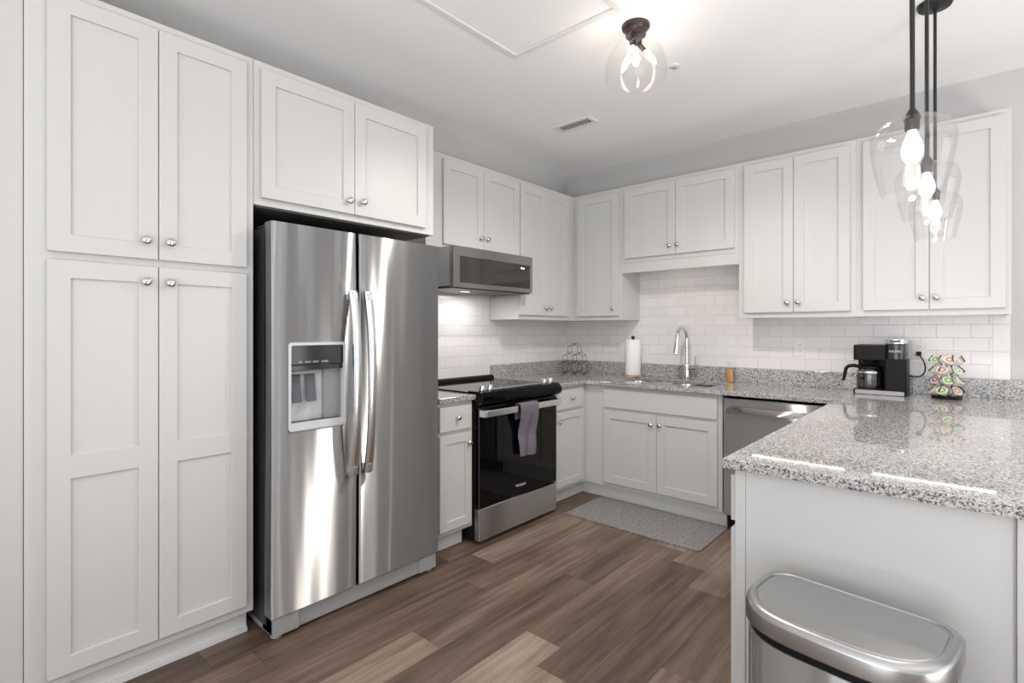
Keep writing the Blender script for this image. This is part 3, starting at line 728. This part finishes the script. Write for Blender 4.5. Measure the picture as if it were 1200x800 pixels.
# pendants
def pendant(y, zb, label):
    x = 2.766; zt = zb+.209
    t = thing('pendant_lamp', (x, y, H), label, 'pendant lamp', 'pendant lamps over the peninsula')
    MB().lathe([(.064, H), (.066, H-.006), (.060, H-.018), (.030, H-.024), (.012, H-.030)], (x, y, 0), n=36).build('canopy', 'blackmetal', t, smooth=True)
    MB().lathe([(.0063, H-.02), (.0063, zt+.024)], (x, y, 0), n=14).build('rod', 'blackmetal', t, smooth=True)
    MB().lathe([(.0075, zt+.026), (.010, zt+.021), (.017, zt+.008), (.0195, zt+.001), (.0195, zt-.003), (.017, zt-.005), (.017, zt-.030), (.014, zt-.034)], (x, y, 0), n=24).build('socket', 'blackmetal', t, smooth=True)
    pr = [(.018, .209), (.040, .208), (.064, .200), (.083, .187), (.093, .167), (.096, .145), (.0935, .118), (.087, .080), (.079, .040), (.0705, .000)]
    MB().lathe([(r, zb+z) for r, z in pr[::-1]]+[(r-.0032, zb+z-(.003 if z > .19 else 0)) for r, z in pr], (x, y, 0), n=56, cap=False).build('shade', 'glass2', t, smooth=True)
    MB().lathe([(.010, zt-.034), (.012, zt-.044), (.020, zt-.064), (.0245, zt-.082), (.023, zt-.102), (.014, zt-.118), (.002, zt-.124)], (x, y, 0), n=24).build('bulb', 'bulb2', t, smooth=True)
    lamp_light('bulb_light', (x, y, zb+.055), (1.2, 3.0), .008, t)
pendant(-2.270, 1.666, 'clear glass pendant lamp over the free end of the peninsula, largest of three')
pendant(-1.640, 1.696, 'middle of the three clear glass pendant lamps over the peninsula')
pendant(-1.050, 1.706, 'smallest-looking glass pendant lamp, its black ceiling canopy visible, closest to wall cabinets')

# under cabinet lights
def ucl(x0, x1, z, y, label):
    t = thing('under_cabinet_light', ((x0+x1)/2, y, z), label, 'light', 'under cabinet lights')
    MB().box((x0, y-.022, z-.0145), (x1, y+.022, z)).build('housing', 'white', t, .002)
    MB().box((x0+.012, y-.007, z-.0165), (x1-.012, y+.007, z-.0145)).build('diffuser', 'led', t)
ucl(1.745, 2.310, ZB+.0205, -.262, 'slim white light bar under the cabinet above the dishwasher')
ucl(2.430, 3.000, ZB+.0205, -.262, 'slim white light bar under the cabinet above the coffee maker')
ucl(.95, 1.52, 1.8395, -.20, 'slim light bar behind the valance under the cabinet above the sink')

# ------------------------------------------------------------ rug
m = MB(); m.prism(rrect(.738, 1.700, -1.050, -.560, .045, 6), (.0005, .009), lambda u, v, s: (u, v, s))
tag(m.build('rug', 'rug', None, .002), 'flat grey woven runner rug on the floor before the sink cabinet', 'rug')

# ------------------------------------------------------------ outlets
def outlet(o, s, z, label, kind='outlet', gap=.0085):
    p = aw(o, s, gap, z)
    t = thing('wall_outlet' if kind == 'outlet' else 'light_switch', p, label, kind, 'backsplash outlets and switches')
    MB().rbox(o, s-.036, s+.036, gap, gap+.005, z-.058, z+.058).build('cover_plate', 'plate', t, .003)
    if kind == 'outlet':
        for dz in (.021, -.021):
            f = MB().rbox(o, s-.017, s+.017, gap+.005, gap+.0068, z+dz-.014, z+dz+.014).build('socket_face', 'white', t, .002)
            MB().rbox(o, s-.008, s-.0055, gap+.0066, gap+.0071, z+dz-.002, z+dz+.007).rbox(o, s+.0055, s+.008, gap+.0066, gap+.0071, z+dz-.002, z+dz+.007).rbox(o, s-.002, s+.002, gap+.0066, gap+.0071, z+dz-.010, z+dz-.006).build('slot', 'slot', f)
    else:
        MB().rbox(o, s-.017, s+.017, gap+.005, gap+.0075, z-.033, z+.033).build('rocker', 'white', t, .002)
outlet('B', 1.997, 1.175, 'white duplex outlet on the tile between faucet and coffee maker')
outlet('B', 2.649, 1.180, 'white duplex outlet with a black plug, behind the coffee maker')
outlet('B', .362, 1.160, 'white outlet on the tile between the wire rack and the paper towels')
outlet('B', .597, 1.150, 'white rocker switch plate on the tile just beside the paper towel roll', 'switch')
outlet('L', -.56, 1.165, 'white outlet on the tile wall between the range and the corner')

# ------------------------------------------------------------ wire wine rack
ca = math.radians(41.6)
t = thing('wine_rack', (.225, -.19, CT), 'black wire hexagon wine rack standing in the counter corner', 'wine rack')
r = .053; ww = r*math.sqrt(3)
def hexa(m, cx, cz, d):
    m.tube([(.225+cx+ww/2*k[0], -.19+d, CT+.0026+cz+k[1]) for k in ((0, r), (1, r/2), (1, -r/2), (0, -r), (-1, -r/2), (-1, r/2))], .0022, 6, True)
cent = [(-ww, r), (0, r), (ww, r), (-ww/2, 2.5*r), (ww/2, 2.5*r), (0, 4*r)]
for d in (-.05, .05):
    m = MB()
    for cx, cz in cent: hexa(m, cx, cz, d)
    m.build('hexagon_frame', 'blackmetal', t)
m = MB()
for cx, cz in cent:
    for kx, kz in ((1, r/2), (-1, r/2), (0, -r), (0, r)):
        m.tube([(.225+cx+ww/2*kx, -.19-.05, CT+.0026+cz+kz), (.225+cx+ww/2*kx, -.19+.05, CT+.0026+cz+kz)], .0019, 6)
m.build('cross_wire', 'blackmetal', t)
t.rotation_euler = (0, 0, ca+math.radians(-26))

# ------------------------------------------------------------ paper towels
px_, py_ = .760, -.105
t = thing('paper_towel_holder', (px_, py_, CT), 'paper towel holder with wood base and black top knob near the sink', 'paper towel holder')
MB().lathe([(.072, CT+.0005), (.074, CT+.006), (.072, CT+.014), (.010, CT+.015)], (px_, py_, 0), n=36).build('base', 'cork', t, smooth=True)
MB().lathe([(.006, CT+.014), (.006, 1.232)], (px_, py_, 0), n=12).build('rod', 'blackmetal', t, smooth=True)
MB().lathe([(.009, 1.226), (.014, 1.232), (.016, 1.240), (.012, 1.250), (.002, 1.254)], (px_, py_, 0), n=18).build('finial', 'blackmetal', t, smooth=True)
m = MB().lathe([(.020, CT+.0155), (.062, CT+.0155), (.064, CT+.02), (.064, 1.218), (.062, 1.221), (.020, 1.221), (.020, CT+.0155)], (px_, py_, 0), n=40, cap=False)
tag(m.build('paper_towel_roll', 'paper', None, smooth=True), 'white paper towel roll standing upright on its holder by the sink', 'paper towel')

# ------------------------------------------------------------ soap
sx, sy = 1.545, -.075
t = thing('soap_bottle', (sx, sy, CT), 'amber hand soap bottle with clear pump behind the sink', 'soap bottle')
MB().prism(rrect(sx-.034, sx+.034, sy-.020, sy+.020, .012), (CT+.001, CT+.112), lambda u, v, s: (u, v, s)).build('bottle', 'clearplastic', t, .004)
MB().prism(rrect(sx-.019, sx+.019, sy-.014, sy+.014, .010), (CT+.004, CT+.098), lambda u, v, s: (u, v, s)).build('liquid_soap', 'soap', t)
pm = MB().lathe([(.014, CT+.112), (.014, CT+.122), (.006, CT+.124), (.005, CT+.142), (.010, CT+.144), (.010, CT+.150), (.002, CT+.151)], (sx, sy, 0), n=16).build('pump', 'lightgrey', t, smooth=True)
MB().tube([(sx, sy, CT+.147), (sx-.012, sy-.026, CT+.146), (sx-.014, sy-.032, CT+.140)], .004, 8).build('nozzle', 'lightgrey', pm, smooth=True)

# ------------------------------------------------------------ coffee maker
cx0, cx1, cxm = 2.344, 2.607, 2.500
cf, cb = -.262, -.050
t = thing('coffee_maker', (2.475, -.15, CT), 'black dual coffee maker with glass carafe and silver-rimmed pod head', 'coffee maker')
MB().prism(rrect(cx0, cx1, cf, cb, .012), (CT+.001, CT+.028), lambda u, v, s: (u, v, s)).build('base', 'black', t, .002)
MB().box((cx0+.010, cf-.0035, CT+.002), (cx1-.010, cf+.004, CT+.027)).build('base_trim', 'steel2', t, .002)
MB().lathe([(.062, CT+.028), (.062, CT+.033), (.058, CT+.034)], (2.418, -.172, 0), n=36).build('hot_plate', 'darkgrey', t)
MB().prism(rrect(cxm, cx1, cf+.012, cb, .010), (CT+.028, 1.130), lambda u, v, s: (u, v, s)).box((cx0+.004, -.088, CT+.028), (cxm, cb, 1.130)).build('tower', 'black', t, .002)
MB().prism(rrect(cx0, cxm+.01, cf+.006, cb, .014), (1.118, 1.212), lambda u, v, s: (u, v, s)).build('brew_head', 'black', t, .006)
MB().lathe([(.040, 1.100), (.046, 1.118), (.02, 1.1185)], (2.418, -.172, 0), n=28).build('filter_basket', 'black', t, smooth=True)
ph = MB().prism([(cxm+.002, cb)]+[(cxm+.002, cf+.05)]+arc((cxm+cx1)/2, cf+.05, .0510, 180, 360, 14)+[(cx1-.004, cb)], (1.130, 1.222), lambda u, v, s: (u, v, s)).build('pod_head', 'smokeglass', t, .003, smooth=True)
MB().prism([(cxm+.001, cb)]+[(cxm+.001, cf+.05)]+arc((cxm+cx1)/2, cf+.05, .052, 180, 360, 14)+[(cx1-.003, cb)], (1.222, 1.247), lambda u, v, s: (u, v, s)).build('pod_lid', 'satin', ph, .006, smooth=True)
MB().tube([(cxm+.028+.0125*0, cf+.001, 1.2365), ((cxm+cx1)/2, cf-.006, 1.2345), (cx1-.030, cf+.001, 1.2365)], .006, 8).build('lid_grip', 'darkgrey', ph)
text('logo', 'KEURIG', .017, 'lightink', ph, Matrix.Translation(((cxm+cx1)/2, cf-.0015, 1.176)) @ Matrix.Rotation(PI/2, 4, 'X'))
# carafe
cax, cay = 2.418, -.172
cr = thing('carafe', (cax, cay, CT+.034), 'glass coffee carafe with black handle inside the coffee maker', 'carafe')
MB().lathe([(.060, CT+.0345), (.067, CT+.040), (.069, CT+.055), (.069, CT+.110), (.067, CT+.130), (.060, CT+.145), (.057, CT+.150), (.054, CT+.150), (.057, CT+.144), (.064, CT+.129), (.066, CT+.110), (.066, CT+.056), (.064, CT+.042), (.054, CT+.038)], (cax, cay, 0), n=40).build('jug', 'carafe', cr, smooth=True)
MB().lathe([(.058, CT+.148), (.060, CT+.152), (.058, CT+.166), (.040, CT+.172), (.010, CT+.174)], (cax, cay, 0), n=36).build('lid', 'black', cr, smooth=True)
MB().lathe([(.0702, CT+.126), (.0704, CT+.130), (.0700, CT+.136), (.0688, CT+.136), (.0690, CT+.126)], (cax, cay, 0), n=40, cap=False).build('band', 'satin', cr, smooth=True)
hd = Vector((-1, -.15, 0)).normalized()
hp = [Vector((cax, cay, CT))+hd*d+Vector((0, 0, z)) for d, z in ((.050, .160), (.080, .168), (.108, .164), (.122, .150), (.128, .118), (.136, .072))]
MB().tube(hp, [.010, .011, .011, .0105, .010, .008], 10).build('handle', 'black', cr, smooth=True)
# cord and plug
cd = [(2.600, cb-.01, 1.030), (2.625, -.040, 1.018), (2.655, -.034, 1.020), (2.676, -.034, 1.045), (2.680, -.036, 1.085), (2.668, -.042, 1.125), (2.652, -.040, 1.150)]
cpath = []
for i in range(len(cd)-1):
    for k in range(4):
        u = k/4; p = [Vector(cd[max(0, i-1)]), Vector(cd[i]), Vector(cd[i+1]), Vector(cd[min(len(cd)-1, i+2)])]
        cpath.append(.5*((2*p[1])+(p[2]-p[0])*u+(2*p[0]-5*p[1]+4*p[2]-p[3])*u*u+(3*p[1]-p[0]-3*p[2]+p[3])*u**3))
cpath.append(Vector(cd[-1]))
co = MB().tube(cpath, .0034, 8).build('power_cord', 'black', t, smooth=True)
MB().box((2.636, -.040, 1.146), (2.662, -.0165, 1.172)).build('plug', 'black', co, .005)

# ------------------------------------------------------------ pod carousel
pcx, pcy = 2.783, -.20
t = thing('pod_carousel', (pcx, pcy, CT), 'black wire carousel rack holding coffee pods on the counter', 'pod rack')
MB().lathe([(.066, CT+.0005), (.069, CT+.004), (.069, CT+.013), (.064, CT+.016), (.008, CT+.017)], (pcx, pcy, 0), n=40).build('base', 'black', t, smooth=True)
MB().lathe([(.004, CT+.016), (.004, CT+.245)], (pcx, pcy, 0), n=10).build('post', 'blackmetal', t)
TH = .0575; z00 = CT+.020
for k in range(8):
    an = math.radians(-90+22.5+45*k); ux, uy = math.cos(an), math.sin(an)
    pth = [(pcx+ux*.030, pcy+uy*.030, z00)]
    for i in range(4):
        pth += [(pcx+ux*.046, pcy+uy*.046, z00+TH*i+.003), (pcx+ux*.086, pcy+uy*.086, z00+TH*i+.024), (pcx+ux*.052, pcy+uy*.052, z00+TH*i+.054)]
    pth = pth[:-1]+[(pcx+ux*.066, pcy+uy*.066, z00+TH*3+.052)]
    MB().tube(pth, .0024, 6).build('zigzag_wire', 'blackmetal', t)
pod_cup = None
def pod(tier, deg, lid, label):
    global pod_cup
    an = math.radians(-90+deg); ux, uy = math.cos(an), math.sin(an)
    zc = z00+TH*tier+.032
    r = bpy.data.objects.new('coffee_pod', None); COL.objects.link(r); r.empty_display_size = .02
    tag(r, label, 'coffee pod', 'coffee pods on the wire carousel')
    r.location = (pcx+ux*.070, pcy+uy*.070, zc)
    d = Vector((ux*.80, uy*.80, .60)).normalized()
    r.rotation_euler = Vector((0, 0, 1)).rotation_difference(d).to_euler()
    r.scale = (1.04, 1.04, 1.04); ROOT[r.name] = (0, 0, 0)
    if pod_cup is None:
        pod_cup = MB().lathe([(.0155, -.040), (.0165, -.038), (.0215, -.003), (.0245, -.0025), (.0250, 0), (.0245, .001)], n=24).build('cup', 'podwhite', r, smooth=True)
    else:
        c = pod_cup.copy(); COL.objects.link(c); c.parent = r
    MB().lathe([(.0225, .0011), (.0222, .0017), (.001, .0018)], n=28).build('lid', lid, r)
T = ('bottom', 'second from bottom', 'third from bottom', 'top')
pod(3, -42, 'lid_green', 'green-lidded coffee pod in the top tier, on the coffee maker side')
pod(3, 12, 'lid_tan', 'tan-lidded coffee pod in the top tier, at front')
pod(3, 66, 'lid_tan', 'coffee pod in the top tier turned to the wall end, white cup side showing')
pod(2, -66, 'lid_olive', 'olive-lidded coffee pod edge-on in the second tier from the top')
pod(2, -14, 'lid_tan', 'orange-tan coffee pod facing front in the second tier from the top')
pod(2, 42, 'lid_pale', 'pale green coffee pod in the second tier from the top')
pod(1, -42, 'lid_brown', 'dark brown coffee pod in the third tier from the top')
pod(1, 8, 'lid_green', 'bright green coffee pod facing front in the third tier from the top')
pod(1, 62, 'lid_pale', 'coffee pod turned to the wall end in the third tier from the top')
pod(0, -66, 'lid_tan', 'coffee pod turned towards the coffee maker in the bottom tier')
pod(0, -14, 'lid_green', 'green-lidded coffee pod facing front in the bottom tier')
pod(0, 42, 'lid_tan', 'tan-lidded coffee pod in the bottom tier')

# ------------------------------------------------------------ trash can
tcx, tcy = 2.678, -2.500
t = thing('trash_can', (tcx, tcy, 0), 'stainless half-round step trash can before the peninsula end panel', 'trash can')
def dshape(k=0.0, n=10):
    """flat back (y=0), rounded back corners, bowed front; k = inset"""
    hw, rb, dep, side = .206-k, .055-k*.4, .285-k, .115
    pts = arc(hw-rb, -k-rb, rb, 0, 90, 6)+arc(-hw+rb, -k-rb, rb, 90, 180, 6)
    # left side down, then bowed front with rounded front corners (superellipse)
    N = 28
    for i in range(N+1):
        a = PI+PI*i/N; c, s = math.cos(a), math.sin(a)
        x = hw*math.copysign(abs(c)**.62, c); y = -side-(dep-side)*abs(s)**.80
        pts.append((x, y))
    return pts
def loft(m, secs, cap0=True, cap1=True):
    rs = [[m.bm.verts.new((tcx+x, tcy+y, z)) for x, y in dshape(k)] for k, z in secs]
    for A, B in zip(rs, rs[1:]):
        for i in range(len(A)): m.bm.faces.new((A[i], A[(i+1) % len(A)], B[(i+1) % len(A)], B[i]))
    if cap0: m.bm.faces.new(rs[0][::-1])
    if cap1: m.bm.faces.new(rs[-1])
    return m
loft(MB(), [(.006, .0), (.002, .008), (.002, .05)]).build('base', 'black', t, smooth=True)
loft(MB(), [(.006, .05), (.006, .578)]).build('body', 'can', t, smooth=True)
loft(MB(), [(.010, .578), (.010, .598)]).build('inner_rim', 'black', t, smooth=True)
loft(MB(), [(.004, .596), (.0, .600), (.0, .634), (.002, .641), (.008, .646), (.014, .648), (.019, .6478), (.0205, .6440), (.0235, .6440), (.026, .6465), (.034, .6470), (.09, .6475)]).build('lid', 'lid', t, smooth=True)
MB().box((tcx-.06, tcy-.33, .012), (tcx+.06, tcy-.28, .026)).build('pedal', 'satin', t, .006)
t.rotation_euler = (0, 0, math.radians(-6.5))
